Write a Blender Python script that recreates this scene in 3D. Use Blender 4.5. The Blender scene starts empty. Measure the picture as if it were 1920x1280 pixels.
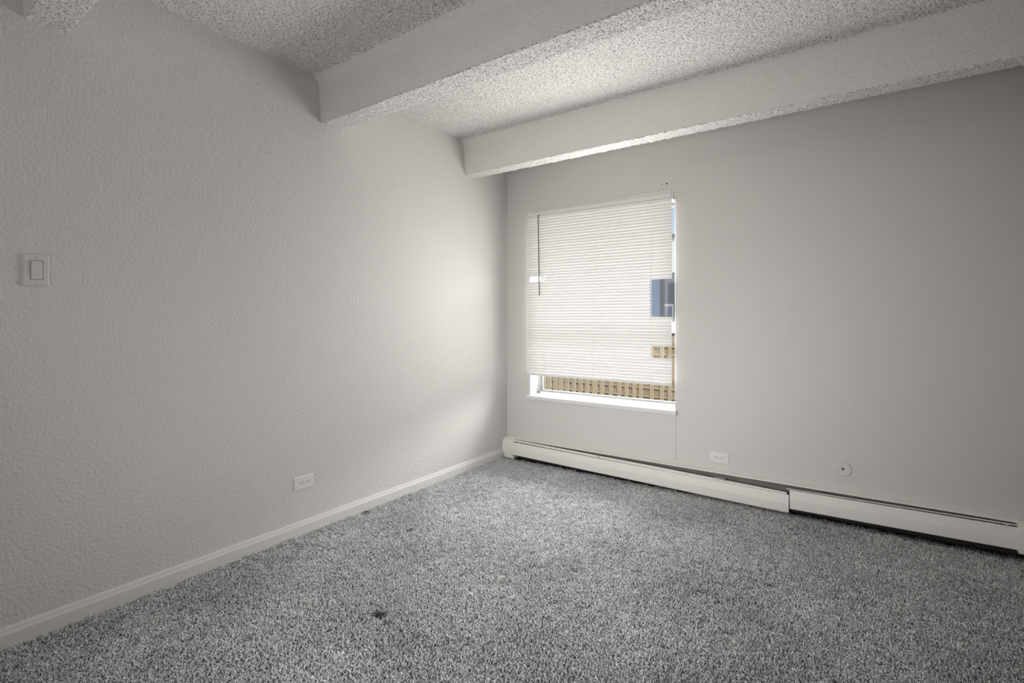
import bpy, bmesh, math, random
import numpy as np
from mathutils import Vector, Matrix
random.seed(4); rng = np.random.default_rng(4)
S = bpy.context.scene
COL = S.collection

# ------------------------------------------------------------------ camera
cam = bpy.data.cameras.new('camera'); cam.sensor_width = 36.0
cam.lens = 941.16 / 1920 * 36.0
cam.shift_y = -(640 - 595.93) / 1920          # vertical shift, the camera itself is level
cam.clip_start = 0.02; cam.clip_end = 200
co = bpy.data.objects.new('camera', cam); COL.objects.link(co)
co.location = (2.4098, -3.3595, 1.139)
co.rotation_euler = (math.pi / 2, 0, 0.6127)
S.camera = co

# ------------------------------------------------------------------ sky
w = bpy.data.worlds.new('sky'); S.world = w; w.use_nodes = True
nt = w.node_tree; nt.nodes.clear()
out = nt.nodes.new('ShaderNodeOutputWorld'); bg = nt.nodes.new('ShaderNodeBackground')
tc = nt.nodes.new('ShaderNodeTexCoord'); sp = nt.nodes.new('ShaderNodeSeparateXYZ')
rp = nt.nodes.new('ShaderNodeValToRGB')
rp.color_ramp.elements[0].position = 0.0; rp.color_ramp.elements[0].color = (0.62, 0.76, 0.86, 1)
rp.color_ramp.elements[1].position = 0.7; rp.color_ramp.elements[1].color = (0.20, 0.40, 0.72, 1)
nt.links.new(tc.outputs['Generated'], sp.inputs[0]); nt.links.new(sp.outputs['Z'], rp.inputs[0])
nt.links.new(rp.outputs[0], bg.inputs['Color']); bg.inputs['Strength'].default_value = 0.95
nt.links.new(bg.outputs[0], out.inputs['Surface'])

# ------------------------------------------------------------------ sun and large area lights
def light(name, typ, loc, direction, energy, color=(1, 1, 1), sx=1, sy=1, spread=180):
    l = bpy.data.lights.new(name, typ); l.energy = energy; l.color = color
    if typ == 'AREA':
        l.shape = 'RECTANGLE'; l.size = sx; l.size_y = sy; l.spread = math.radians(spread)
    else:
        l.angle = math.radians(0.6)
    o = bpy.data.objects.new(name, l); COL.objects.link(o); o.location = loc
    o.rotation_euler = Vector(direction).to_track_quat('-Z', 'Y').to_euler()
    return o
light('sun', 'SUN', (0, -5, 8), (-0.45, 0.75, -0.75), 2.6, (1.0, 0.95, 0.88))
# daylight entering through the window, and added fill lamps at the unseen rear wall
light('window_daylight', 'AREA', (1.00, -0.075, 1.30), (0, -1, 0), 18.5, (1.0, 0.99, 0.975), 0.74, 1.14)
light('ground_bounce_daylight', 'AREA', (1.00, -0.20, 1.15), (0.25, -0.78, 0.62), 2.4, (1.0, 0.99, 0.975), 0.7, 0.32, 90)
light('skylight_outside_window', 'AREA', (0.75, 1.25, 1.45), (0, -1, -0.3), 125, (1.0, 0.99, 0.97), 2.4, 1.0, 110)
light('rear_fill', 'AREA', (1.20, -3.97, 1.30), (0.1, 1, 0), 4.3, (1.0, 0.985, 0.965), 0.9, 1.3)
light('rear_fill_low', 'AREA', (1.20, -3.95, 0.80), (0, 1, -0.05), 9.5, (1.0, 0.985, 0.965), 1.4, 1.0, 70)
light('rear_fill_up', 'AREA', (1.20, -3.80, 0.15), (0.25, 0.40, 1), 4.0, (1.0, 0.985, 0.965), 1.3, 0.4, 120)

S.view_settings.view_transform = 'Standard'; S.view_settings.look = 'None'
S.view_settings.exposure = 0.06; S.view_settings.gamma = 1.0
S.view_settings.use_curve_mapping = False

# ------------------------------------------------------------------ materials
def srgb(r, g, b):
    f = lambda c: (c / 255 / 12.92) if c <= 10 else ((c / 255 + 0.055) / 1.055) ** 2.4
    return (f(r), f(g), f(b), 1)

def mat(name, color, rough=0.6, bump=None, metal=0.0, spec=0.5, vary=0.0, vscale=3.0):
    """bump = list of (scale, strength, distance, kind)"""
    m = bpy.data.materials.new(name); m.use_nodes = True
    n = m.node_tree; N = n.nodes; L = n.links
    b = N['Principled BSDF']
    b.inputs['Base Color'].default_value = color; b.inputs['Roughness'].default_value = rough
    b.inputs['Metallic'].default_value = metal; b.inputs['Specular IOR Level'].default_value = spec
    geo = N.new('ShaderNodeNewGeometry')
    if vary:
        t = N.new('ShaderNodeTexNoise'); t.inputs['Scale'].default_value = vscale; t.inputs['Detail'].default_value = 4
        L.new(geo.outputs['Position'], t.inputs['Vector'])
        mx = N.new('ShaderNodeMix'); mx.data_type = 'RGBA'
        mx.inputs[6].default_value = tuple(c * (1 - vary) for c in color[:3]) + (1,)
        mx.inputs[7].default_value = tuple(min(1, c * (1 + vary)) for c in color[:3]) + (1,)
        L.new(t.outputs['Fac'], mx.inputs[0]); L.new(mx.outputs[2], b.inputs['Base Color'])
    prev = None
    for (sc, st, di, kind) in (bump or []):
        if kind == 'noise':
            t = N.new('ShaderNodeTexNoise'); t.inputs['Scale'].default_value = sc; t.inputs['Detail'].default_value = 3
            o = t.outputs['Fac']
        elif kind == 'pits':
            t = N.new('ShaderNodeTexNoise'); t.inputs['Scale'].default_value = sc; t.inputs['Detail'].default_value = 2
            q = N.new('ShaderNodeMapRange'); q.interpolation_type = 'SMOOTHSTEP'; q.inputs[1].default_value = 0.34; q.inputs[2].default_value = 0.47
            L.new(t.outputs['Fac'], q.inputs[0]); o = q.outputs[0]
        else:
            t = N.new('ShaderNodeTexVoronoi'); t.inputs['Scale'].default_value = sc
            t.feature = 'SMOOTH_F1'; t.inputs['Smoothness'].default_value = 0.6; o = t.outputs['Distance']
        L.new(geo.outputs['Position'], t.inputs['Vector'])
        bp = N.new('ShaderNodeBump'); bp.inputs['Strength'].default_value = st; bp.inputs['Distance'].default_value = di
        L.new(o, bp.inputs['Height'])
        if prev: L.new(prev.outputs[0], bp.inputs['Normal'])
        prev = bp
    if prev: L.new(prev.outputs[0], b.inputs['Normal'])
    return m

WALLC = srgb(214, 211, 208)
M = {}
M['wall_left'] = mat('wall_left_paint', srgb(222, 219, 216), 0.5, [(80, 0.75, 0.006, 'noise'), (210, 0.55, 0.003, 'noise')], spec=0.25, vary=0.02, vscale=1.3)
M['wall_back'] = mat('wall_back_paint', WALLC, 0.48, [(110, 0.22, 0.003, 'noise'), (5, 0.25, 0.01, 'noise')], spec=0.4, vary=0.02, vscale=1.3)
M['paint'] = mat('wall_paint', WALLC, 0.5)
M['popcorn'] = mat('popcorn_ceiling', srgb(244, 241, 238), 0.85, [(170, 0.9, 0.008, 'noise'), (105, 0.85, 0.011, 'pits')], spec=0.2, vary=0.03, vscale=6)
M['popcorn_fine'] = mat('beam_side_texture', srgb(236, 233, 230), 0.85, [(150, 0.6, 0.006, 'noise'), (85, 0.30, 0.010, 'pits')], spec=0.2, vary=0.03, vscale=6)
M['trim'] = mat('trim_paint', srgb(226, 224, 221), 0.35, [(40, 0.05, 0.002, 'noise')], spec=0.45)
M['wall_right_dark'] = mat('wall_right_darkened', srgb(142, 136, 130), 0.5, vary=0.1, vscale=4)  # unseen right wall, darkened to cut the light it bounces back
M['white'] = mat('white_window_paint', srgb(226, 225, 224), 0.4)
M['frame_shaded'] = mat('window_frame_shaded', srgb(176, 176, 176), 0.5)
M['alu'] = mat('window_aluminium', srgb(150, 150, 150), 0.4, metal=0.3)
M['heater'] = mat('heater_enamel', srgb(240, 237, 233), 0.38, [(12, 0.08, 0.004, 'noise')], spec=0.45, vary=0.02, vscale=9)
M['heater_in'] = mat('heater_backplate', srgb(120, 116, 112), 0.6, vary=0.35, vscale=11)
M['dark'] = mat('gap_shade', srgb(38, 36, 34), 0.8)  # shade colour for the strips under the heater
M['copper'] = mat('heater_pipe', srgb(92, 80, 72), 0.5, metal=0.6)
M['fin'] = mat('heater_fins', srgb(70, 68, 66), 0.5, metal=0.5)
M['plastic'] = mat('outlet_plastic', srgb(232, 231, 228), 0.3)
M['plate'] = mat('wallplate_painted', srgb(218, 216, 213), 0.35)
M['slot'] = mat('slot_black', srgb(22, 20, 20), 0.7)
M['screw'] = mat('screw_metal', srgb(205, 204, 200), 0.35, metal=0.3)
M['wand'] = mat('blind_wand', srgb(128, 126, 124), 0.3)
M['cord'] = mat('blind_cord', srgb(232, 230, 226), 0.7)
M['rail'] = mat('blind_rail', srgb(232, 230, 228), 0.35)
M['fence'] = mat('fence_board_tan', srgb(192, 168, 132), 0.8, [(60, 0.2, 0.004, 'noise')], vary=0.10, vscale=3)
M['fence_back'] = mat('fence_board_rear', srgb(176, 150, 120), 0.85, vary=0.12, vscale=3)
M['fence_rail'] = mat('fence_rail_pale', srgb(196, 182, 160), 0.8)
M['siding'] = mat('house_siding_pale', srgb(232, 230, 224), 0.8, vary=0.02)
M['grey_siding'] = mat('shutter_grey', srgb(112, 108, 116), 0.7)
M['hframe'] = mat('house_window_frame', srgb(196, 190, 188), 0.6)
M['hmull'] = mat('house_window_mullion', srgb(34, 36, 42), 0.4)
M['hpane'] = mat('house_window_pane', srgb(96, 112, 142), 0.25, spec=0.5)
M['hscreen'] = mat('house_window_screen', srgb(122, 122, 138), 0.6)
M['roof'] = mat('roof_shingle', srgb(110, 104, 100), 0.9, vary=0.15, vscale=20)
M['ground'] = mat('outdoor_concrete', srgb(176, 170, 162), 0.9, vary=0.1, vscale=2)
M['paper'] = mat('paper_white', srgb(245, 243, 238), 0.6)

# translucent vinyl slats
m = bpy.data.materials.new('blind_vinyl'); m.use_nodes = True; n = m.node_tree
b = n.nodes['Principled BSDF']; b.inputs['Base Color'].default_value = srgb(224, 222, 220); b.inputs['Roughness'].default_value = 0.4
tr = n.nodes.new('ShaderNodeBsdfTranslucent'); tr.inputs['Color'].default_value = srgb(246, 243, 238)
mx = n.nodes.new('ShaderNodeMixShader'); mx.inputs[0].default_value = 0.03
n.links.new(b.outputs[0], mx.inputs[1]); n.links.new(tr.outputs[0], mx.inputs[2])
n.links.new(mx.outputs[0], n.nodes['Material Output'].inputs['Surface']); M['slat'] = m
# clear thin glass
m = bpy.data.materials.new('window_glass'); m.use_nodes = True; n = m.node_tree
tp = n.nodes.new('ShaderNodeBsdfTransparent'); tp.inputs['Color'].default_value = (0.95, 0.965, 0.96, 1)
gl = n.nodes.new('ShaderNodeBsdfGlossy'); gl.inputs['Roughness'].default_value = 0.02
mx = n.nodes.new('ShaderNodeMixShader'); mx.inputs[0].default_value = 0.018
n.links.new(tp.outputs[0], mx.inputs[1]); n.links.new(gl.outputs[0], mx.inputs[2])
n.links.new(mx.outputs[0], n.nodes['Material Output'].inputs['Surface']); M['glass'] = m

# carpet: grey yarn, tone varies tuft to tuft; a few stains of their own shape
STAINS = [(0.902, -2.088, 0.030, 0.9), (0.965, -2.105, 0.016, 0.7), (0.431, -1.483, 0.022, 0.55), (0.040, -1.463, 0.026, 0.75),
          (0.415, -0.509, 0.020, 0.35), (0.825, -0.609, 0.035, 0.3), (1.34, -1.36, 0.018, 0.35), (0.74, -1.34, 0.03, 0.15)]
def carpet_mat(name, base, dark):
    m = bpy.data.materials.new(name); m.use_nodes = True; n = m.node_tree; N = n.nodes; L = n.links
    b = N['Principled BSDF']; b.inputs['Roughness'].default_value = 0.85; b.inputs['Specular IOR Level'].default_value = 0.15
    geo = N.new('ShaderNodeNewGeometry'); oi = N.new('ShaderNodeObjectInfo')
    no = N.new('ShaderNodeTexNoise'); no.inputs['Scale'].default_value = 110; no.inputs['Detail'].default_value = 2
    big = N.new('ShaderNodeTexNoise'); big.inputs['Scale'].default_value = 2.2; big.inputs['Detail'].default_value = 3
    L.new(geo.outputs['Position'], no.inputs['Vector']); L.new(geo.outputs['Position'], big.inputs['Vector'])
    r = N.new('ShaderNodeValToRGB'); r.color_ramp.elements[0].position = 0.34; r.color_ramp.elements[1].position = 0.66
    r.color_ramp.elements[0].color = dark; r.color_ramp.elements[1].color = base
    L.new(no.outputs['Fac'], r.inputs[0])
    mr = N.new('ShaderNodeMapRange'); mr.inputs[1].default_value = 0.3; mr.inputs[2].default_value = 0.7
    mr.inputs[3].default_value = 0.86; mr.inputs[4].default_value = 1.12; L.new(big.outputs['Fac'], mr.inputs[0])
    mul = N.new('ShaderNodeMath'); mul.operation = 'MULTIPLY'
    mr2 = N.new('ShaderNodeMapRange'); mr2.inputs[3].default_value = 0.86; mr2.inputs[4].default_value = 1.14
    L.new(oi.outputs['Random'], mr2.inputs[0]); L.new(mr.outputs[0], mul.inputs[0]); L.new(mr2.outputs[0], mul.inputs[1])
    f = mul.outputs[0]
    wob = N.new('ShaderNodeTexNoise'); wob.inputs['Scale'].default_value = 45; L.new(geo.outputs['Position'], wob.inputs['Vector'])
    for (x, y, rad, k) in STAINS:
        d = N.new('ShaderNodeVectorMath'); d.operation = 'DISTANCE'; d.inputs[1].default_value = (x, y, 0.006)
        L.new(geo.outputs['Position'], d.inputs[0])
        a = N.new('ShaderNodeMath'); a.operation = 'MULTIPLY_ADD'; a.inputs[1].default_value = rad * 1.6; L.new(wob.outputs['Fac'], a.inputs[0]); L.new(d.outputs['Value'], a.inputs[2])
        q = N.new('ShaderNodeMapRange'); q.inputs[1].default_value = rad * 1.1; q.inputs[2].default_value = rad * 2.1
        q.inputs[3].default_value = 1 - k; q.inputs[4].default_value = 1.0; L.new(a.outputs[0], q.inputs[0])
        p = N.new('ShaderNodeMath'); p.operation = 'MULTIPLY'; L.new(f, p.inputs[0]); L.new(q.outputs[0], p.inputs[1]); f = p.outputs[0]
    sx_ = N.new('ShaderNodeSeparateXYZ'); L.new(geo.outputs['Position'], sx_.inputs[0])       # carpet darkens towards the heater, more so to the right
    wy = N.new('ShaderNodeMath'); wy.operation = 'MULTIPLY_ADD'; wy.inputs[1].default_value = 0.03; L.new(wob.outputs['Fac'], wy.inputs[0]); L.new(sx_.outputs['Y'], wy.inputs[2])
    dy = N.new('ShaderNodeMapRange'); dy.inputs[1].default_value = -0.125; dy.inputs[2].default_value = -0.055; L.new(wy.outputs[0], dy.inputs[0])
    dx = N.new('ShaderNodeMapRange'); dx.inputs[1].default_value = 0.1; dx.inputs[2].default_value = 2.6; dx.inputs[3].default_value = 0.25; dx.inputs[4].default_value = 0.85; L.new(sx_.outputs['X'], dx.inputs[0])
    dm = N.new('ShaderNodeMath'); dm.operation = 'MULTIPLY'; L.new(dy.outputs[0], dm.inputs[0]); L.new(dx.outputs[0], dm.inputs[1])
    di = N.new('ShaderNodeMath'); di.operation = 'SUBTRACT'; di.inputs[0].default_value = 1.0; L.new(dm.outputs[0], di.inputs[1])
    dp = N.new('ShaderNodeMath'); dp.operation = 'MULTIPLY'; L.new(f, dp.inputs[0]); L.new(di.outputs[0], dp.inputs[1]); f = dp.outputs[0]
    v = N.new('ShaderNodeVectorMath'); v.operation = 'SCALE'; L.new(r.outputs[0], v.inputs[0]); L.new(f, v.inputs['Scale'])
    L.new(v.outputs[0], b.inputs['Base Color'])
    return m
M['carpet'] = carpet_mat('carpet_yarn', srgb(242, 243, 244), srgb(190, 191, 192))
M['carpet_back'] = mat('carpet_backing', srgb(84, 85, 87), 0.95)

# ------------------------------------------------------------------ mesh helpers
def link(name, me, m=None, parent=None, smooth=False):
    o = bpy.data.objects.new(name, me); COL.objects.link(o)
    if m is not None and not me.materials: me.materials.append(m)
    if smooth:
        me.polygons.foreach_set('use_smooth', [True] * len(me.polygons))
    if parent is not None: o.parent = parent
    return o

def bm_obj(name, bm, m, parent=None, smooth=False):
    bmesh.ops.recalc_face_normals(bm, faces=bm.faces)
    me = bpy.data.meshes.new(name); bm.to_mesh(me); bm.free()
    return link(name, me, m, parent, smooth)

def add_box(bm, a, b, bev=0.0, seg=2):
    g = bmesh.ops.create_cube(bm, size=1.0)
    c = [(a[i] + b[i]) / 2 for i in range(3)]; s = [abs(b[i] - a[i]) for i in range(3)]
    for v in g['verts']: v.co = Vector((c[0] + v.co.x * s[0], c[1] + v.co.y * s[1], c[2] + v.co.z * s[2]))
    if bev:
        ed = list({e for v in g['verts'] for e in v.link_edges})
        bmesh.ops.bevel(bm, geom=ed, offset=bev, segments=seg, affect='EDGES', profile=0.5)

def box(name, a, b, m, parent=None, bev=0.0):
    bm = bmesh.new(); add_box(bm, a, b, bev); return bm_obj(name, bm, m, parent)

def sweep(name, prof, path, m, parent=None, caps=True, smooth=False, closed=True):
    """prof0/prof1: list of (y,z); path: list of (x, profile) - a profile may change along x"""
    bm = bmesh.new(); rings = []
    for x, pr in path:
        rings.append([bm.verts.new((x, p[0], p[1])) for p in (pr or prof)])
    k = len(rings[0])
    for r0, r1 in zip(rings, rings[1:]):
        for i in range(k if closed else k - 1):
            j = (i + 1) % k
            bm.faces.new((r0[i], r0[j], r1[j], r1[i]))
    if caps and closed:
        bm.faces.new(rings[0]); bm.faces.new(rings[-1])
    return bm_obj(name, bm, m, parent, smooth)

def cyl(bm, p0, p1, r, seg=12, r2=None):
    p0, p1 = Vector(p0), Vector(p1); d = p1 - p0
    g = bmesh.ops.create_cone(bm, cap_ends=True, segments=seg, radius1=r, radius2=r if r2 is None else r2, depth=d.length)
    q = d.to_track_quat('Z', 'Y').to_matrix().to_4x4()
    bmesh.ops.transform(bm, verts=g['verts'], matrix=Matrix.Translation((p0 + p1) / 2) @ q)

def empty(name, loc):
    o = bpy.data.objects.new(name, None); COL.objects.link(o); o.location = loc; o.empty_display_size = 0.05
    return o

def tag(o, label, cat, group=None, kind=None):
    o['label'] = label; o['category'] = cat
    if group: o['group'] = group
    if kind: o['kind'] = kind
    return o

def struct(o): o['kind'] = 'structure'; return o

def adopt(root, *obs):
    """parent pieces built in world coordinates to a thing's empty without moving them"""
    for o in obs:
        o.parent = root; o.matrix_parent_inverse = Matrix.Translation(root.location).inverted()

# ------------------------------------------------------------------ room shell
XR, YF, H = 3.07, -4.05, 2.44
WX0, WX1, WZ0, WZ1 = 0.2252, 1.3731, 0.512, 1.962
struct(box('floor', (-0.15, YF - 0.15, -0.12), (XR + 0.15, 0.0, 0.0), M['carpet_back']))
struct(box('wall_left', (-0.15, YF - 0.15, 0), (0, 0.2, 2.60), M['wall_left']))
struct(box('wall_right', (XR, YF - 0.15, 0), (XR + 0.15, 0.2, 2.60), M['wall_right_dark']))
bm = bmesh.new()
add_box(bm, (0, YF - 0.15, 0), (0.45, YF, 2.60)); add_box(bm, (1.95, YF - 0.15, 0), (XR, YF, 2.60)); add_box(bm, (0.45, YF - 0.15, 2.05), (1.95, YF, 2.60))  # rear opening added to hold the fill lamps
struct(bm_obj('wall_front', bm, M['paint']))
bm = bmesh.new()                                                       # unseen box added behind the rear opening to block the sun
add_box(bm, (0.30, YF - 1.6, 0), (0.45, YF - 0.15, 2.45)); add_box(bm, (1.95, YF - 1.6, 0), (2.10, YF - 0.15, 2.45))
add_box(bm, (0.30, YF - 1.75, 0), (2.10, YF - 1.6, 2.45)); add_box(bm, (0.30, YF - 1.75, 2.45), (2.10, YF - 0.15, 2.60)); add_box(bm, (0.30, YF - 1.75, -0.12), (2.10, YF - 0.15, 0.0))
struct(bm_obj('wall_sun_block', bm, M['paint']))
# back wall with the window opening (returns are part of the wall, corners slightly rounded)
bm = bmesh.new(); r = 0.006
def ring(y, off): return [bm.verts.new((WX0 - off, y, WZ0 - off)), bm.verts.new((WX1 + off, y, WZ0 - off)), bm.verts.new((WX1 + off, y, WZ1 + off)), bm.verts.new((WX0 - off, y, WZ1 + off))]
outer = [bm.verts.new(p) for p in ((0, 0, 0), (XR, 0, 0), (XR, 0, 2.60), (0, 0, 2.60))]
rs = [outer, ring(0, r), ring(0.0018, 0.0018), ring(r, 0), ring(0.21, 0)]
for a_, b_ in zip(rs, rs[1:]):
    for i in range(4): bm.faces.new((a_[i], a_[(i + 1) % 4], b_[(i + 1) % 4], b_[i]))
ob = [bm.verts.new(p) for p in ((0, 0.21, 0), (XR, 0.21, 0), (XR, 0.21, 2.60), (0, 0.21, 2.60))]
for i in range(4):
    bm.faces.new((rs[-1][i], rs[-1][(i + 1) % 4], ob[(i + 1) % 4], ob[i]))
    bm.faces.new((outer[i], ob[i], ob[(i + 1) % 4], outer[(i + 1) % 4]))
wb = struct(bm_obj('wall_back', bm, M['wall_back']))
# small wear on the back wall
def speck(x, z, rx, rz, d=0.0012, m='slot', par=wb, name='nail_hole'):
    bm = bmesh.new(); g = bmesh.ops.create_icosphere(bm, subdivisions=2, radius=1)
    for v in g['verts']: v.co = Vector((x + v.co.x * rx, v.co.y * d, z + v.co.z * rz))
    return bm_obj(name, bm, M[m], par, True)
speck(1.3196, 2.0425, 0.0055, 0.006); speck(1.287, 2.0415, 0.006, 0.0022)
for i in range(5): speck(1.265 + i * 0.008, 2.004 + 0.003 * math.sin(i * 2.1), 0.003, 0.0025)
speck(0.262, 1.992, 0.003, 0.003, m='heater_in')
speck(1.443, 0.667, 0.008, 0.010, 0.004, 'paint', name='paint_bump'); speck(1.449, 0.668, 0.003, 0.007, 0.0045, 'white', name='paint_bump')
# raised filler line above the blind and the cracked joint under the sill
sweep('filler_ridge', [(0, 0.010), (-0.0025, 0.004), (-0.003, 0.0), (0, -0.012)], [(0.235, [(0, 1.998), (-0.002, 1.994), (-0.0022, 1.99), (0, 1.98)]), (0.8, [(0, 2.000), (-0.003, 1.995), (-0.003, 1.990), (0, 1.978)]), (1.352, [(0, 2.008), (-0.0035, 2.003), (-0.0035, 1.996), (0, 1.980)])], M['paint'], wb)
bm = bmesh.new()
pts = [(1.3785, 0.492), (1.3800, 0.470), (1.3780, 0.44), (1.3795, 0.40), (1.3778, 0.33), (1.3790, 0.26), (1.3775, 0.19)]
for (x0, z0), (x1, z1) in zip(pts, pts[1:]): cyl(bm, (x0, 0.0002, z0), (x1, 0.0002, z1), 0.0022, 6)
bm_obj('cracked_joint', bm, M['paint'], wb, True)
# drywall nail pops on the left wall
wl = bpy.data.objects['wall_left']
for (y, z, rr) in ((-1.62, 0.62, 0.004), (-1.79, 1.93, 0.0035), (-2.33, 1.50, 0.004), (-1.25, 0.98, 0.003), (-0.95, 1.2, 0.004), (-2.74, 1.28, 0.005), (-2.73, 2.10, 0.004)):
    bm = bmesh.new(); g = bmesh.ops.create_icosphere(bm, subdivisions=2, radius=1)
    for v in g['verts']: v.co = Vector((v.co.x * 0.0018, y + v.co.y * rr, z + v.co.z * rr * 1.1))
    bm_obj('paint_bump', bm, M['paint'], wl, True)

# ------------------------------------------------------------------ popcorn ceiling and beams (real relief on a fine grid)
def vnoise(x, y, cell, seed):
    g = np.random.default_rng(seed).random((1024, 1024)); u = x / cell + 100; v = y / cell + 100
    iu = np.floor(u).astype(int); iv = np.floor(v).astype(int); fu = u - iu; fv = v - iv
    fu = fu * fu * (3 - 2 * fu); fv = fv * fv * (3 - 2 * fv)
    a = g[iu % 1024, iv % 1024]; b_ = g[(iu + 1) % 1024, iv % 1024]; c = g[iu % 1024, (iv + 1) % 1024]; d = g[(iu + 1) % 1024, (iv + 1) % 1024]
    return (a * (1 - fu) + b_ * fu) * (1 - fv) + (c * (1 - fu) + d * fu) * fv
def relief(x, s, amp):
    h = 0.55 * np.clip(vnoise(x, s, 0.011, 1) * 1.7 - 0.45, 0, 1) + 0.45 * np.clip(vnoise(x, s, 0.006, 2) * 1.7 - 0.5, 0, 1)
    return h * amp
def sheet(name, xs, prof, amps, m, parent=None, fine=None):
    """prof: (y,z) points along the section, relief pushed out along the section normal (downwards)"""
    P = np.array(prof); d = np.gradient(P, axis=0); d /= np.linalg.norm(d, axis=1)[:, None] + 1e-9
    N_ = np.stack([d[:, 1], -d[:, 0]], 1); s = np.r_[0, np.cumsum(np.linalg.norm(np.diff(P, axis=0), axis=1))] + P[0, 0]
    X, Sg = np.meshgrid(xs, s, indexing='ij'); hgt = relief(X, Sg, 1.0) * np.array(amps)[None, :]
    V = np.stack([X, P[None, :, 0] + N_[None, :, 0] * hgt, P[None, :, 1] + N_[None, :, 1] * hgt], -1)
    nx, ns = X.shape; idx = np.arange(nx * ns).reshape(nx, ns)
    F = np.stack([idx[:-1, :-1], idx[:-1, 1:], idx[1:, 1:], idx[1:, :-1]], -1).reshape(-1, 4)
    me = bpy.data.meshes.new(name)
    me.vertices.add(nx * ns); me.vertices.foreach_set('co', V.reshape(-1).astype(np.float32))
    me.loops.add(F.size); me.loops.foreach_set('vertex_index', F.reshape(-1).astype(np.int32))
    me.polygons.add(len(F)); me.polygons.foreach_set('loop_start', np.arange(0, F.size, 4, dtype=np.int32)); me.polygons.foreach_set('loop_total', np.full(len(F), 4, dtype=np.int32))
    me.update(calc_edges=True); me.validate()
    ob_ = link(name, me, m, parent, True)
    if fine is not None:                                             # beam sides carry a finer texture than ceiling and soffit
        me.materials.append(M['popcorn_fine'])
        fl = np.array([1 if fine(*prof[i]) and fine(*prof[i + 1]) else 0 for i in range(ns - 1)], dtype=np.int32)
        me.polygons.foreach_set('material_index', np.tile(fl, nx - 1))
    return ob_

ce = struct(box('ceiling', (-0.15, YF - 0.15, H + 0.012), (XR + 0.15, 0.2, H + 0.16), M['popcorn']))
BEAMS = [(-0.5327, -0.4210), (-1.730, -1.603), (-2.905, -2.787), (-4.08, -3.97)]
HB, RC, TAP = 2.193, 0.065, 0.012
xs = np.arange(0.0, XR + 0.004, 0.0075)
for k, (yf, yb) in enumerate(BEAMS[:3]):
    prof = [(yf - TAP - RC - 0.05 + i * 0.01, H) for i in range(5)]
    for i in range(0, 10):                                            # cove from the ceiling down the front face
        a_ = i / 9 * math.pi / 2
        prof.append((yf - TAP - RC + RC * math.sin(a_), H - RC + RC * math.cos(a_)))
    n_ = 22
    for i in range(1, n_): prof.append((yf - TAP + TAP * i / n_, H - RC + (HB - H + RC) * i / n_))
    prof += [(yf - 0.0, HB + 0.003), (yf + 0.003, HB)]
    nb = 15
    for i in range(1, nb): prof.append((yf + (yb - yf) * i / nb, HB))
    prof += [(yb - 0.003, HB), (yb, HB + 0.003)]
    for i in range(1, n_): prof.append((yb + TAP * i / n_, HB + (H - RC - HB) * i / n_))
    for i in range(0, 10):
        a_ = i / 9 * math.pi / 2
        prof.append((yb + TAP + RC - RC * math.cos(a_), H - RC + RC * math.sin(a_)))
    prof += [(yb + TAP + RC + i * 0.01, H) for i in range(1, 6)]
    amps = []
    for (y_, z_) in prof:
        if z_ <= HB + 0.004: amps.append(0.0055)
        elif z_ < H - 0.02: amps.append(0.0014)
        else: amps.append(0.0045 if z_ > H - 0.004 else 0.0025)
    sheet('beam', xs, prof, amps, M['popcorn'], ce, fine=lambda y_, z_: HB + 0.002 < z_ < H - 0.004)
edges = [YF] + [v for yf, yb in sorted(BEAMS[:3]) for v in (yf - TAP - RC - 0.045, yb + TAP + RC + 0.045)] + [0.0]
for a_, b_ in zip(edges[0::2], edges[1::2]):
    ys = np.arange(a_, b_ + 0.004, 0.0075); ys[-1] = b_
    sheet('ceiling_bay', xs, [(y, H) for y in ys], [0.0045] * len(ys), M['popcorn'], ce)

# ------------------------------------------------------------------ skirting on the left wall
def ybox(name, prof, y0, y1, m):
    bm = bmesh.new(); r0 = [bm.verts.new((p[0], y0, p[1])) for p in prof]; r1 = [bm.verts.new((p[0], y1, p[1])) for p in prof]
    for i in range(len(prof)):
        j = (i + 1) % len(prof); bm.faces.new((r0[i], r0[j], r1[j], r1[i]))
    bm.faces.new(r0); bm.faces.new(r1); return bm_obj(name, bm, m)
struct(ybox('baseboard_left', [(0, 0.0), (0.0135, 0.0), (0.0135, 0.056), (0.0125, 0.060), (0.0095, 0.066), (0.0085, 0.072), (0.006, 0.078), (0, 0.080)], YF, -0.072, M['trim']))
struct(ybox('baseboard_right', [(XR, 0.0), (XR - 0.0135, 0.0), (XR - 0.0135, 0.056), (XR - 0.009, 0.068), (XR - 0.006, 0.078), (XR, 0.080)], YF, -0.072, M['trim']))

box('heater_gap_shade', (0.0, -0.062, 0.0), (XR, -0.0005, 0.004), M['dark'], bpy.data.objects['floor'])  # dark strip painting the shade on the floor beneath the heater

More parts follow.
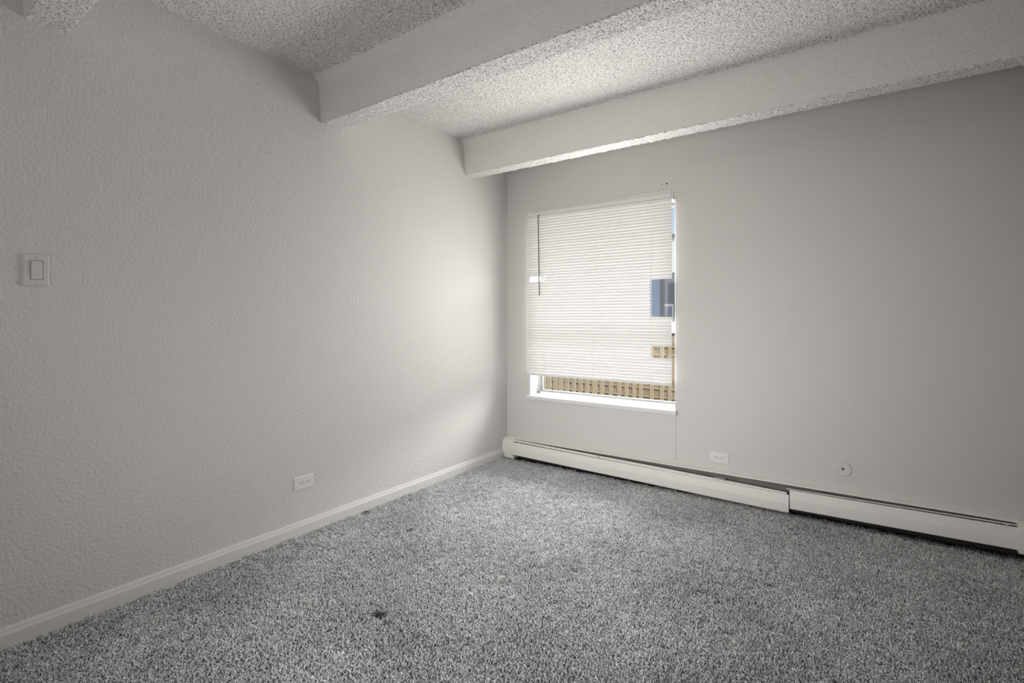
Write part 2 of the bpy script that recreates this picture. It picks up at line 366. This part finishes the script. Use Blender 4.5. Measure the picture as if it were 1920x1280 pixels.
# ------------------------------------------------------------------ window
win = struct(empty('window_1', ((WX0 + WX1) / 2, 0.14, WZ0)))
def wpart(name, a, b, m, bev=0.0015): o = box(name, a, b, m, None, bev); adopt(win, o); return o
Y0, Y1 = 0.118, 0.175
wpart('frame_side', (WX0, Y0, WZ0 + 0.016), (WX0 + 0.018, Y1, WZ1), M['frame_shaded'])  # left side greyed, its shading put into the colour
wpart('frame_side', (WX1 - 0.012, Y0, WZ0 + 0.016), (WX1, Y1, WZ1), M['white'])
wpart('frame_head', (WX0, Y0, WZ1 - 0.02), (WX1, Y1, WZ1), M['white'])
wpart('frame_sill', (WX0, Y0, WZ0 + 0.010), (WX1, Y1 + 0.03, WZ0 + 0.030), M['white'])
def sash(z0, z1, yy):
    s0 = box('sash', (WX0 + 0.018, yy, z0), (WX0 + 0.034, yy + 0.022, z1), M['alu'], None, 0.001)
    adopt(win, s0)
    for a_, b_ in (((WX1 - 0.022, yy, z0), (WX1 - 0.012, yy + 0.022, z1)),):
        o = box('sash_stile', a_, b_, M['alu']); adopt(win, o)
    o = box('sash_rail', (WX0 + 0.034, yy, z0), (WX1 - 0.022, yy + 0.022, z0 + 0.014), M['alu'], None, 0.001); adopt(win, o)
    o = box('sash_rail', (WX0 + 0.034, yy, z1 - 0.024), (WX1 - 0.022, yy + 0.022, z1), M['alu'], None, 0.001); adopt(win, o)
    o = box('glass_pane', (WX0 + 0.030, yy + 0.009, z0 + 0.008), (WX1 - 0.016, yy + 0.012, z1 - 0.008), M['glass']); adopt(win, o)
sash(WZ0 + 0.030, 1.10, 0.128); sash(1.076, WZ1 - 0.02, 0.151)
wpart('sash_lock', (WX1 - 0.060, 0.108, 1.036), (WX1 - 0.030, 0.128, 1.112), M['white'], 0.003)
# interior sill board with ears
st = struct(box('trim_1', (WX0 - 0.022, -0.028, WZ0 - 0.016), (WX1 + 0.018, 0.0, WZ0 + 0.012), M['white'], None, 0.003))
st2 = box('sill_board', (WX0 + 0.0005, -0.004, WZ0 - 0.002), (WX1 - 0.0005, 0.119, WZ0 + 0.012), M['white'], st)

# ------------------------------------------------------------------ venetian blind
BX0, BX1, BY = 0.2212, 1.3622, -0.022
bl = tag(empty('window_blind', ((BX0 + BX1) / 2, BY, 1.95)), 'white closed mini blind with broken slat ends hanging over the window', 'blind')
bm = bmesh.new(); add_box(bm, (BX0, BY - 0.016, 1.938), (BX1, BY + 0.018, 1.964), 0.003)
add_box(bm, (BX0 - 0.001, BY - 0.018, 1.960), (BX1 + 0.001, BY + 0.018, 1.9655), 0.0015)
hr = bm_obj('headrail', bm, M['rail']); adopt(bl, hr)
bm = bmesh.new(); add_box(bm, (BX1 + 0.0005, BY - 0.014, 1.925), (BX1 + 0.012, BY + 0.022, 1.962), 0.002); o = bm_obj('bracket', bm, M['white']); adopt(bl, o)
PITCH = 0.0214; W_ = 0.0262; TILT = math.radians(79)
def slat_mesh(x0, x1, jag=0):
    """curved vinyl strip; section centre at the origin, x in world units"""
    bm = bmesh.new(); cols = []
    K = 6; xsn = [x0, x1]
    rows = []
    for x in xsn:
        row = []
        for i in range(K + 1):
            t = i / K - 0.5; u = t * W_; crown = 0.0030 * (1 - (2 * t) ** 2)
            # rotate: top edge leans back to the glass, crown towards the room
            zz = u * math.sin(TILT) + crown * math.cos(TILT); yy = u * math.cos(TILT) - crown * math.sin(TILT)
            xx = x + (random.uniform(-0.002, 0.002) * jag)
            row.append(bm.verts.new((xx, yy, zz)))
        rows.append(row)
    for i in range(K): bm.faces.new((rows[0][i], rows[0][i + 1], rows[1][i + 1], rows[1][i]))
    me = bpy.data.meshes.new('slat'); bm.to_mesh(me); bm.free()
    me.materials.append(M['slat']); me.polygons.foreach_set('use_smooth', [True] * len(me.polygons)); return me
full = slat_mesh(BX0, BX1)
z = 1.926; zb = 0.706; cnt = 0
while z > zb:
    x0, x1 = BX0, BX1
    if 1.142 < z < 1.412 or 0.877 < z < 0.947: x1 = 1.2135
    if 1.418 < z < 1.463: x0 = 0.372
    me = full if (x0, x1) == (BX0, BX1) else slat_mesh(x0, x1, 1)
    if cnt % 2 == 0:
        o = bpy.data.objects.new('slat', me)
    else:
        o = bpy.data.objects.new('slat', me)
    COL.objects.link(o); o.location = (0, BY + 0.0002 * math.sin(cnt * 1.7), z); o.rotation_euler = (math.radians(0.8 * math.sin(cnt * 2.3)), 0, 0)
    o.parent = bl; o.matrix_parent_inverse = Matrix.Translation(bl.location).inverted()
    z -= PITCH; cnt += 1
bm = bmesh.new(); add_box(bm, (BX0 - 0.002, BY - 0.011, 0.688), (BX1 - 0.004, BY + 0.013, 0.702), 0.004, 3)
o = bm_obj('bottom_rail', bm, M['rail']); adopt(bl, o)
for cxp in (0.3698, 0.7884, 1.2184):
    bm = bmesh.new()
    cyl(bm, (cxp, BY - 0.0048, 0.70), (cxp, BY - 0.0048, 1.94), 0.0005, 5); cyl(bm, (cxp, BY + 0.010, 0.70), (cxp, BY + 0.010, 1.94), 0.0007, 5)
    z = 1.926 - PITCH / 2
    while z > zb:
        g = bmesh.ops.create_icosphere(bm, subdivisions=1, radius=1)
        for v in g['verts']: v.co = Vector((cxp + v.co.x * 0.0040, BY - 0.0045 + v.co.y * 0.002, z + v.co.z * 0.0045))
        z -= PITCH
    o = bm_obj('ladder_cord', bm, M['cord']); adopt(bl, o)
bm = bmesh.new(); cyl(bm, (0.3308, BY - 0.028, 1.938), (0.3385, BY - 0.022, 1.312), 0.0042, 8); cyl(bm, (0.3308, BY - 0.018, 1.945), (0.3308, BY - 0.028, 1.936), 0.003, 8)
o = bm_obj('tilt_wand', bm, M['wand']); adopt(bl, o); o['label'] = 'thin grey tilt wand'

# ------------------------------------------------------------------ baseboard heater
ht = tag(empty('baseboard_heater', (1.53, -0.03, 0.0)), 'long off white baseboard heater with a sagging front cover along the window wall', 'heater')
def hp(o): adopt(ht, o); return o
HX0, HX1 = 0.015, 3.055
hp(box('underside_shade', (HX0, -0.0065, 0.0), (HX1, -0.0002, 0.040), M['dark']))  # dark strip painting the shade seen below the front covers
hp(box('back_plate', (HX0, -0.004, 0.015), (HX1, 0.0, 0.170), M['heater_in']))
lip = lambda dz: [(0, 0.1735 + dz), (-0.006, 0.1735 + dz), (-0.031, 0.166 + dz), (-0.032, 0.162 + dz), (-0.029, 0.1635 + dz), (-0.006, 0.169 + dz), (0, 0.169 + dz)]
hp(sweep('top_cover', None, [(HX0, lip(-0.002)), (1.3, lip(0.0)), (2.05, lip(0.002)), (HX1, lip(0.005))], M['heater']))
def panel(t, b_, y=-0.065):
    """front cover section between heights t and b_, with a soft crease and returned edges"""
    c = b_ + (t - b_) * 0.52; yf = y
    outl = [(yf + 0.012, t + 0.001), (yf + 0.003, t + 0.001), (yf, t - 0.003), (yf - 0.0035, c), (yf - 0.0005, b_ + 0.003), (yf + 0.001, b_), (yf + 0.012, b_ - 0.0005)]
    inn = [(p[0] + 0.0014, p[1]) for p in outl]
    inn[0] = (outl[0][0], outl[0][1] - 0.0014); inn[1] = (outl[1][0], outl[1][1] - 0.0014); inn[2] = (outl[2][0] + 0.0016, outl[2][1] - 0.001)
    inn[-1] = (outl[-1][0], outl[-1][1] + 0.0014); inn[-2] = (outl[-2][0] + 0.001, outl[-2][1] + 0.0014)
    return outl + inn[::-1]
p1 = hp(sweep('front_cover', None, [(0.100, panel(0.1425, 0.0432)), (2.050, panel(0.1135, 0.0095))], M['heater'])); p1['label'] = 'sagging left front cover'
p2 = hp(sweep('front_cover', None, [(2.0545, panel(0.1424, 0.0367, -0.064)), (3.005, panel(0.1519, 0.0487, -0.064))], M['heater'])); p2['label'] = 'right front cover with a crease'
def damper(t, b_, yt=-0.041, yb=-0.055):
    return [(yb, b_), (yt, t), (yt + 0.001, t - 0.0012), (yb + 0.001, b_ - 0.0012)]
hp(sweep('damper', None, [(0.096, damper(0.1600, 0.1500)), (1.30, damper(0.1400, 0.1275)), (2.037, damper(0.1225, 0.110))], M['heater']))
hp(sweep('damper', None, [(2.036, damper(0.1495, 0.1470, -0.050, -0.056)), (3.010, damper(0.1640, 0.1608, -0.050, -0.056))], M['heater']))
bm = bmesh.new(); cyl(bm, (0.06, -0.034, 0.075), (3.04, -0.034, 0.075), 0.011, 12); hp(bm_obj('pipe', bm, M['copper'], None, True))
bm = bmesh.new(); x = 0.14
while x < 2.98:
    if not (1.62 < x < 1.98): add_box(bm, (x, -0.054, 0.045), (x + 0.0006, -0.012, 0.105))
    x += 0.0065
o = hp(bm_obj('heating_fins', bm, M['fin'])); o['kind'] = 'stuff'
for (xb) in (0.17, 0.80, 1.30, 1.66, 2.20, 2.88):
    bm = bmesh.new(); add_box(bm, (xb, -0.058, 0.055), (xb + 0.014, -0.003, 0.060)); add_box(bm, (xb, -0.0595, 0.055), (xb + 0.014, -0.0575, 0.108 if xb < 2 else 0.135))
    hp(bm_obj('bracket', bm, M['heater']))
bm = bmesh.new(); add_box(bm, (1.635, -0.050, 0.137), (1.700, -0.014, 0.1385)); add_box(bm, (1.699, -0.050, 0.110), (1.7005, -0.014, 0.1385)); hp(bm_obj('bent_clip', bm, M['screw']))
for (xb, zb_) in ((0.165, 0.146), (0.84, 0.141), (2.955, 0.1555)):
    hp(box('clip', (xb, -0.0665, zb_ - 0.004), (xb + 0.012, -0.050, zb_ + 0.004), M['screw']))
def capprof(e):
    return [(0, 0.172 + e), (-0.012, 0.1735 + e), (-0.030, 0.170 + e), (-0.050, 0.157 + e), (-0.063, 0.143 + e), (-0.0695, 0.125), (-0.0715, 0.095), (-0.069, 0.055), (-0.0665, 0.040), (-0.0645, 0.030), (0, 0.030)]
o = hp(sweep('end_cap', None, [(0.0, capprof(-0.003)), (0.012, capprof(0.0)), (0.104, capprof(0.0))], M['heater'], smooth=False))
o = hp(box('end_cap_foot', (0.008, -0.060, 0.012), (0.110, -0.002, 0.031), M['heater']))
sc = 0.004
o = hp(sweep('end_cap', None, [(3.000, [(y * 1.0, z_ + sc) for y, z_ in capprof(0.003)]), (XR - 0.001, [(y, z_ + sc) for y, z_ in capprof(0.003)])], M['heater']))

# ------------------------------------------------------------------ outlets, switch, cover disc
def wall_frame(side, p):
    """returns placement of a plate: 'back' plates face -y, 'left' plates face +x; local X = along the wall, Y = out, Z = up"""
    if side == 'back': return Matrix.Translation(p) @ Matrix(((1, 0, 0, 0), (0, -1, 0, 0), (0, 0, 1, 0), (0, 0, 0, 1)))
    return Matrix.Translation(p) @ Matrix(((0, 1, 0, 0), (1, 0, 0, 0), (0, 0, 1, 0), (0, 0, 0, 1)))
def plate_part(root, T, name, bm, m, label=None, smooth=False):
    bmesh.ops.transform(bm, verts=bm.verts, matrix=T); o = bm_obj(name, bm, m, None, smooth); adopt(root, o)
    if label: o['label'] = label
    return o
def bevel_plate(bm, w2, h2, th, inset):
    r0 = [bm.verts.new((sx * w2, 0, sz * h2)) for sx, sz in ((-1, -1), (1, -1), (1, 1), (-1, 1))]
    r1 = [bm.verts.new((sx * (w2 - 0.0006), th * 0.45, sz * (h2 - 0.0006))) for sx, sz in ((-1, -1), (1, -1), (1, 1), (-1, 1))]
    r2 = [bm.verts.new((sx * (w2 - inset), th, sz * (h2 - inset))) for sx, sz in ((-1, -1), (1, -1), (1, 1), (-1, 1))]
    for a_, b_ in ((r0, r1), (r1, r2)):
        for i in range(4): bm.faces.new((a_[i], a_[(i + 1) % 4], b_[(i + 1) % 4], b_[i]))
    bm.faces.new(r2); bm.faces.new(r0)
def outlet(side, p, label, stand=0.0065):
    root = tag(empty('wall_outlet', p), label, 'outlet'); T = wall_frame(side, p)
    bm = bmesh.new(); bevel_plate(bm, 0.0572, 0.0349, stand, 0.0045); plate_part(root, T, 'cover_plate', bm, M['plastic'])
    bm = bmesh.new(); add_box(bm, (-0.0335, stand - 0.001, -0.0168), (0.0335, stand + 0.0016, 0.0168), 0.0008)
    f = plate_part(root, T, 'receptacle', bm, M['plastic'])
    for sx in (-1, 1):
        bm = bmesh.new(); yy = stand + 0.0014; c = sx * 0.0165
        add_box(bm, (c + 0.002, yy, 0.0045), (c + 0.0105, yy + 0.0006, 0.0068)); add_box(bm, (c + 0.002, yy, -0.0068), (c + 0.0095, yy + 0.0006, -0.0045))
        cyl(bm, (c - 0.0075, yy, 0), (c - 0.0075, yy + 0.0006, 0), 0.0028, 10)
        plate_part(root, T, 'socket_slots', bm, M['slot'])
    for sx in (-1, 1):
        bm = bmesh.new(); cyl(bm, (sx * 0.048, stand - 0.0005, 0), (sx * 0.048, stand + 0.0008, 0), 0.0028, 12)
        plate_part(root, T, 'screw', bm, M['plastic'])
outlet('left', (0, -1.8295, 0.2785), 'white horizontal outlet plate low on the left wall above the baseboard')
outlet('back', (1.6555, 0, 0.2545), 'white horizontal outlet plate on the window wall above the heater')
P_ = (0, -2.8725, 1.3085)
sw = tag(empty('light_switch', P_), 'painted rocker light switch on the left wall', 'switch'); T = wall_frame('left', P_)
bm = bmesh.new(); bevel_plate(bm, 0.0355, 0.0572, 0.0075, 0.004); plate_part(sw, T, 'cover_plate', bm, M['plate'])
bm = bmesh.new(); add_box(bm, (-0.0172, 0.0068, -0.0338), (0.0172, 0.0079, 0.0338)); plate_part(sw, T, 'rocker_recess', bm, M['heater_in'])
bm = bmesh.new()
v = [bm.verts.new(c) for c in ((-0.0158, 0.0072, -0.0325), (0.0158, 0.0072, -0.0325), (0.0158, 0.0072, 0.0325), (-0.0158, 0.0072, 0.0325),
                               (-0.015, 0.0088, -0.0318), (0.015, 0.0088, -0.0318), (0.015, 0.0128, 0.0318), (-0.015, 0.0128, 0.0318))]
for f in ((0, 1, 2, 3), (4, 5, 6, 7), (0, 1, 5, 4), (1, 2, 6, 5), (2, 3, 7, 6), (3, 0, 4, 7)): bm.faces.new([v[i] for i in f])
plate_part(sw, T, 'rocker', bm, M['plate'])
for sz in (-1, 1):
    bm = bmesh.new(); cyl(bm, (0, 0.0072, sz * 0.0475), (0, 0.0088, sz * 0.0475), 0.0031, 12); plate_part(sw, T, 'screw', bm, M['screw'])
# round blank cover
P_ = (2.3110, 0, 0.2955); rc = tag(empty('round_cover_plate', P_), 'round wall-coloured cover plate with a dark hole right of the window', 'cover plate')
T = wall_frame('back', P_); bm = bmesh.new(); rings = []
for (rr, yy) in ((0.0415, 0.0), (0.0412, 0.004), (0.039, 0.0062), (0.034, 0.0068), (0.029, 0.0060), (0.024, 0.0066), (0.008, 0.0070), (0.0055, 0.0045)):
    rings.append([bm.verts.new((rr * math.cos(i / 40 * 2 * math.pi), yy, rr * math.sin(i / 40 * 2 * math.pi))) for i in range(40)])
for a_, b_ in zip(rings, rings[1:]):
    for i in range(40): bm.faces.new((a_[i], a_[(i + 1) % 40], b_[(i + 1) % 40], b_[i]))
bm.faces.new(rings[0]); bm.faces.new(rings[-1]); plate_part(rc, T, 'disc', bm, M['paint'], smooth=True)
bm = bmesh.new(); cyl(bm, (0, 0.0042, 0), (0, 0.0062, 0), 0.0056, 14); plate_part(rc, T, 'centre_hole', bm, M['slot'], 'dark centre hole')

# scrap on the carpet
bm = bmesh.new()
v = [bm.verts.new(c) for c in ((-0.016, -0.004, 0), (0.0, -0.005, 0.004), (0.017, -0.003, 0.002), (0.016, 0.004, 0.003), (0.0, 0.005, 0.006), (-0.017, 0.003, 0.001))]
bm.faces.new((v[0], v[1], v[4], v[5])); bm.faces.new((v[1], v[2], v[3], v[4]))
bmesh.ops.solidify(bm, geom=bm.faces[:], thickness=0.0012)
o = bm_obj('paper_scrap', bm, M['paper']); o.location = (1.1217, -1.6074, 0.0165); o.rotation_euler = (0.1, 0.05, 1.0)
tag(o, 'tiny white scrap lying on the grey carpet', 'scrap')

# ------------------------------------------------------------------ carpet pile (uncountable: one object, geometry nodes)
def clump_mesh(seed):
    r_ = random.Random(seed); bm = bmesh.new()
    for k in range(18):
        a_ = r_.uniform(0, 2 * math.pi); d = 0.019 * math.sqrt(r_.random()); x, y = d * math.cos(a_), d * math.sin(a_)
        la = r_.uniform(0, 2 * math.pi); ln = r_.uniform(0.001, 0.0075); hgt = r_.uniform(0.0085, 0.0145); wd = r_.uniform(0.0016, 0.0026); tw = r_.uniform(0, 2)
        pr = None
        for (t, ws) in ((0, 0.8), (0.55, 1.05), (0.88, 0.95)):
            cx_, cy_ = x + math.cos(la) * ln * t * t, y + math.sin(la) * ln * t * t
            ring_ = [bm.verts.new((cx_ + wd * ws * math.cos(tw + t * 2 + j * 2.0944), cy_ + wd * ws * math.sin(tw + t * 2 + j * 2.0944), hgt * t)) for j in range(3)]
            if pr:
                for j in range(3): bm.faces.new((pr[j], pr[(j + 1) % 3], ring_[(j + 1) % 3], ring_[j]))
            pr = ring_
        tip = bm.verts.new((x + math.cos(la) * ln * 1.1, y + math.sin(la) * ln * 1.1, hgt))
        for j in range(3): bm.faces.new((pr[j], pr[(j + 1) % 3], tip))
    me = bpy.data.meshes.new('yarn_tuft'); bm.to_mesh(me); bm.free(); me.materials.append(M['carpet'])
    me.polygons.foreach_set('use_smooth', [True] * len(me.polygons)); return me
protos = [bpy.data.objects.new('yarn_tuft', clump_mesh(i)) for i in range(4)]
pc = bpy.data.collections.new('yarn_tufts')
for p in protos: pc.objects.link(p)
bm = bmesh.new(); add_v = [bm.verts.new(c) for c in ((0.016, -3.9, 0.0005), (XR - 0.016, -3.9, 0.0005), (XR - 0.016, -0.060, 0.0005), (0.016, -0.060, 0.0005))]
bm.faces.new(add_v)
cp = bm_obj('carpet_pile', bm, M['carpet']); tag(cp, 'grey cut pile carpet covering the whole floor', 'carpet', kind='stuff')
ng = bpy.data.node_groups.new('carpet_pile', 'GeometryNodeTree')
ng.interface.new_socket('Geometry', in_out='INPUT', socket_type='NodeSocketGeometry'); ng.interface.new_socket('Geometry', in_out='OUTPUT', socket_type='NodeSocketGeometry')
gi = ng.nodes.new('NodeGroupInput'); go = ng.nodes.new('NodeGroupOutput')
ds = ng.nodes.new('GeometryNodeDistributePointsOnFaces'); ds.distribute_method = 'POISSON'
ds.inputs['Distance Min'].default_value = 0.0085; ds.inputs['Density Max'].default_value = 5200; ds.inputs['Seed'].default_value = 3
ip = ng.nodes.new('GeometryNodeInstanceOnPoints'); ci = ng.nodes.new('GeometryNodeCollectionInfo'); ci.inputs['Collection'].default_value = pc
ci.inputs['Separate Children'].default_value = True; ci.inputs['Reset Children'].default_value = True
ip.inputs['Pick Instance'].default_value = True
rv = ng.nodes.new('FunctionNodeRandomValue'); rv.data_type = 'FLOAT_VECTOR'
rv.inputs[0].default_value = (-0.22, -0.22, 0); rv.inputs[1].default_value = (0.22, 0.22, 6.283)
rs_ = ng.nodes.new('FunctionNodeRandomValue'); rs_.data_type = 'FLOAT'; rs_.inputs[2].default_value = 0.85; rs_.inputs[3].default_value = 1.18
jn = ng.nodes.new('GeometryNodeJoinGeometry'); Lk = ng.links.new
Lk(gi.outputs[0], ds.inputs['Mesh']); Lk(ds.outputs['Points'], ip.inputs['Points']); Lk(ci.outputs[0], ip.inputs['Instance'])
Lk(rv.outputs[0], ip.inputs['Rotation']); Lk(rs_.outputs[1], ip.inputs['Scale']); Lk(ip.outputs[0], jn.inputs[0]); Lk(gi.outputs[0], jn.inputs[0]); Lk(jn.outputs[0], go.inputs[0])
md = cp.modifiers.new('pile', 'NODES'); md.node_group = ng

# ------------------------------------------------------------------ outside: ground, fence, house opposite
GZ = -1.25
g_ = struct(box('ground', (-25, 0.22, GZ - 0.2), (25, 40, GZ), M['ground']))
struct(box('trim_2', (-0.15, YF - 0.15, GZ), (XR + 0.15, 0.22, -0.12), M['siding']))          # house foundation under the room
fe = tag(empty('wooden_fence', (-1.5, 6.0, GZ)), 'tan shadowbox fence of upright boards outside the window', 'fence')
FR = [(-3.344, -3.288), (-3.234, -3.147), (-3.072, -2.997), (-2.944, -2.86), (-2.787, -2.715), (-2.622, -2.551), (-2.471, -2.401), (-2.317, -2.243), (-2.155, -2.068), (-1.982, -1.906), (-1.794, -1.729), (-1.61, -1.546), (-1.456, -1.394), (-1.297, -1.232), (-1.166, -1.097), (-0.947, -0.885), (-0.752, -0.687), (-0.605, -0.541)]
x = -3.344
while x > -8.5: x -= 0.165; FR.insert(0, (x, x + 0.072))
x = -0.541
while x < 6.0: FR.append((x + 0.093, x + 0.165)); x += 0.165
FT = 0.79
for i, (a_, b_) in enumerate(FR):
    o = box('board', (a_, 5.985, GZ + 0.04), (b_, 6.003, FT + 0.004 * math.sin(i * 3.1)), M['fence']); adopt(fe, o)
    if i + 1 < len(FR):
        c_ = FR[i + 1][0]; o = box('rear_board', (b_ - 0.006, 6.045, GZ + 0.04), (c_ - 0.012, 6.062, FT - 0.01), M['fence_back']); adopt(fe, o)
for zr in (-0.93, -0.36, -0.20, 0.447, 0.60):
    o = box('rail', (-8.6, 6.004, zr - 0.012), (6.2, 6.044, zr + 0.008), M['fence_rail']); adopt(fe, o)
# house opposite
ho = tag(empty('neighbour_house', (-2.0, 11.0, GZ)), 'pale house facade beyond the fence with a dark framed window', 'house')
adopt(ho, box('wall', (-9.0, 11.0, GZ), (7.0, 17.0, 3.46), M['siding']))
bm = bmesh.new()
rr = [[bm.verts.new((x, y, z_)) for (y, z_) in ((10.9, 3.44), (10.9, 3.52), (14.0, 3.9), (17.2, 3.52), (17.2, 3.44))] for x in (-9.3, 7.3)]
for i in range(5): bm.faces.new((rr[0][i], rr[0][(i + 1) % 5], rr[1][(i + 1) % 5], rr[1][i]))
bm.faces.new(rr[0]); bm.faces.new(rr[1]); o = bm_obj('roof', bm, M['roof']); adopt(ho, o)
for dx in (0.0, 4.6):
    fr = box('window', (-3.45 + dx, 10.955, 0.62), (-1.10 + dx, 11.0, 2.43), M['hmull']); adopt(ho, fr)
    def sub(name, a_, b_, m): o = box(name, (a_[0] + dx, a_[1], a_[2]), (b_[0] + dx, b_[1], b_[2]), m); o.parent = fr; o.matrix_parent_inverse = fr.matrix_parent_inverse.copy() if False else Matrix.Identity(4)
    sub('pane', (-3.36, 10.945, 0.70), (-2.43, 10.957, 2.36), M['hpane'])
    sub('pane', (-2.285, 10.945, 0.70), (-1.18, 10.957, 2.40), M['grey_siding'])
    sub('screen_frame', (-2.285, 10.930, 1.475), (-2.035, 10.946, 1.535), M['hframe'])
    sub('screen_frame', (-2.070, 10.930, 0.72), (-2.035, 10.946, 1.475), M['hframe'])
    sub('screen', (-2.285, 10.932, 0.72), (-2.070, 10.944, 1.475), M['hscreen'])
for o in S.objects:
    if o.name.startswith('window') and o.type == 'MESH' and o.parent == ho:
        inv = Matrix.Translation(ho.location)
        for c in o.children: c.matrix_parent_inverse = Matrix.Identity(4)
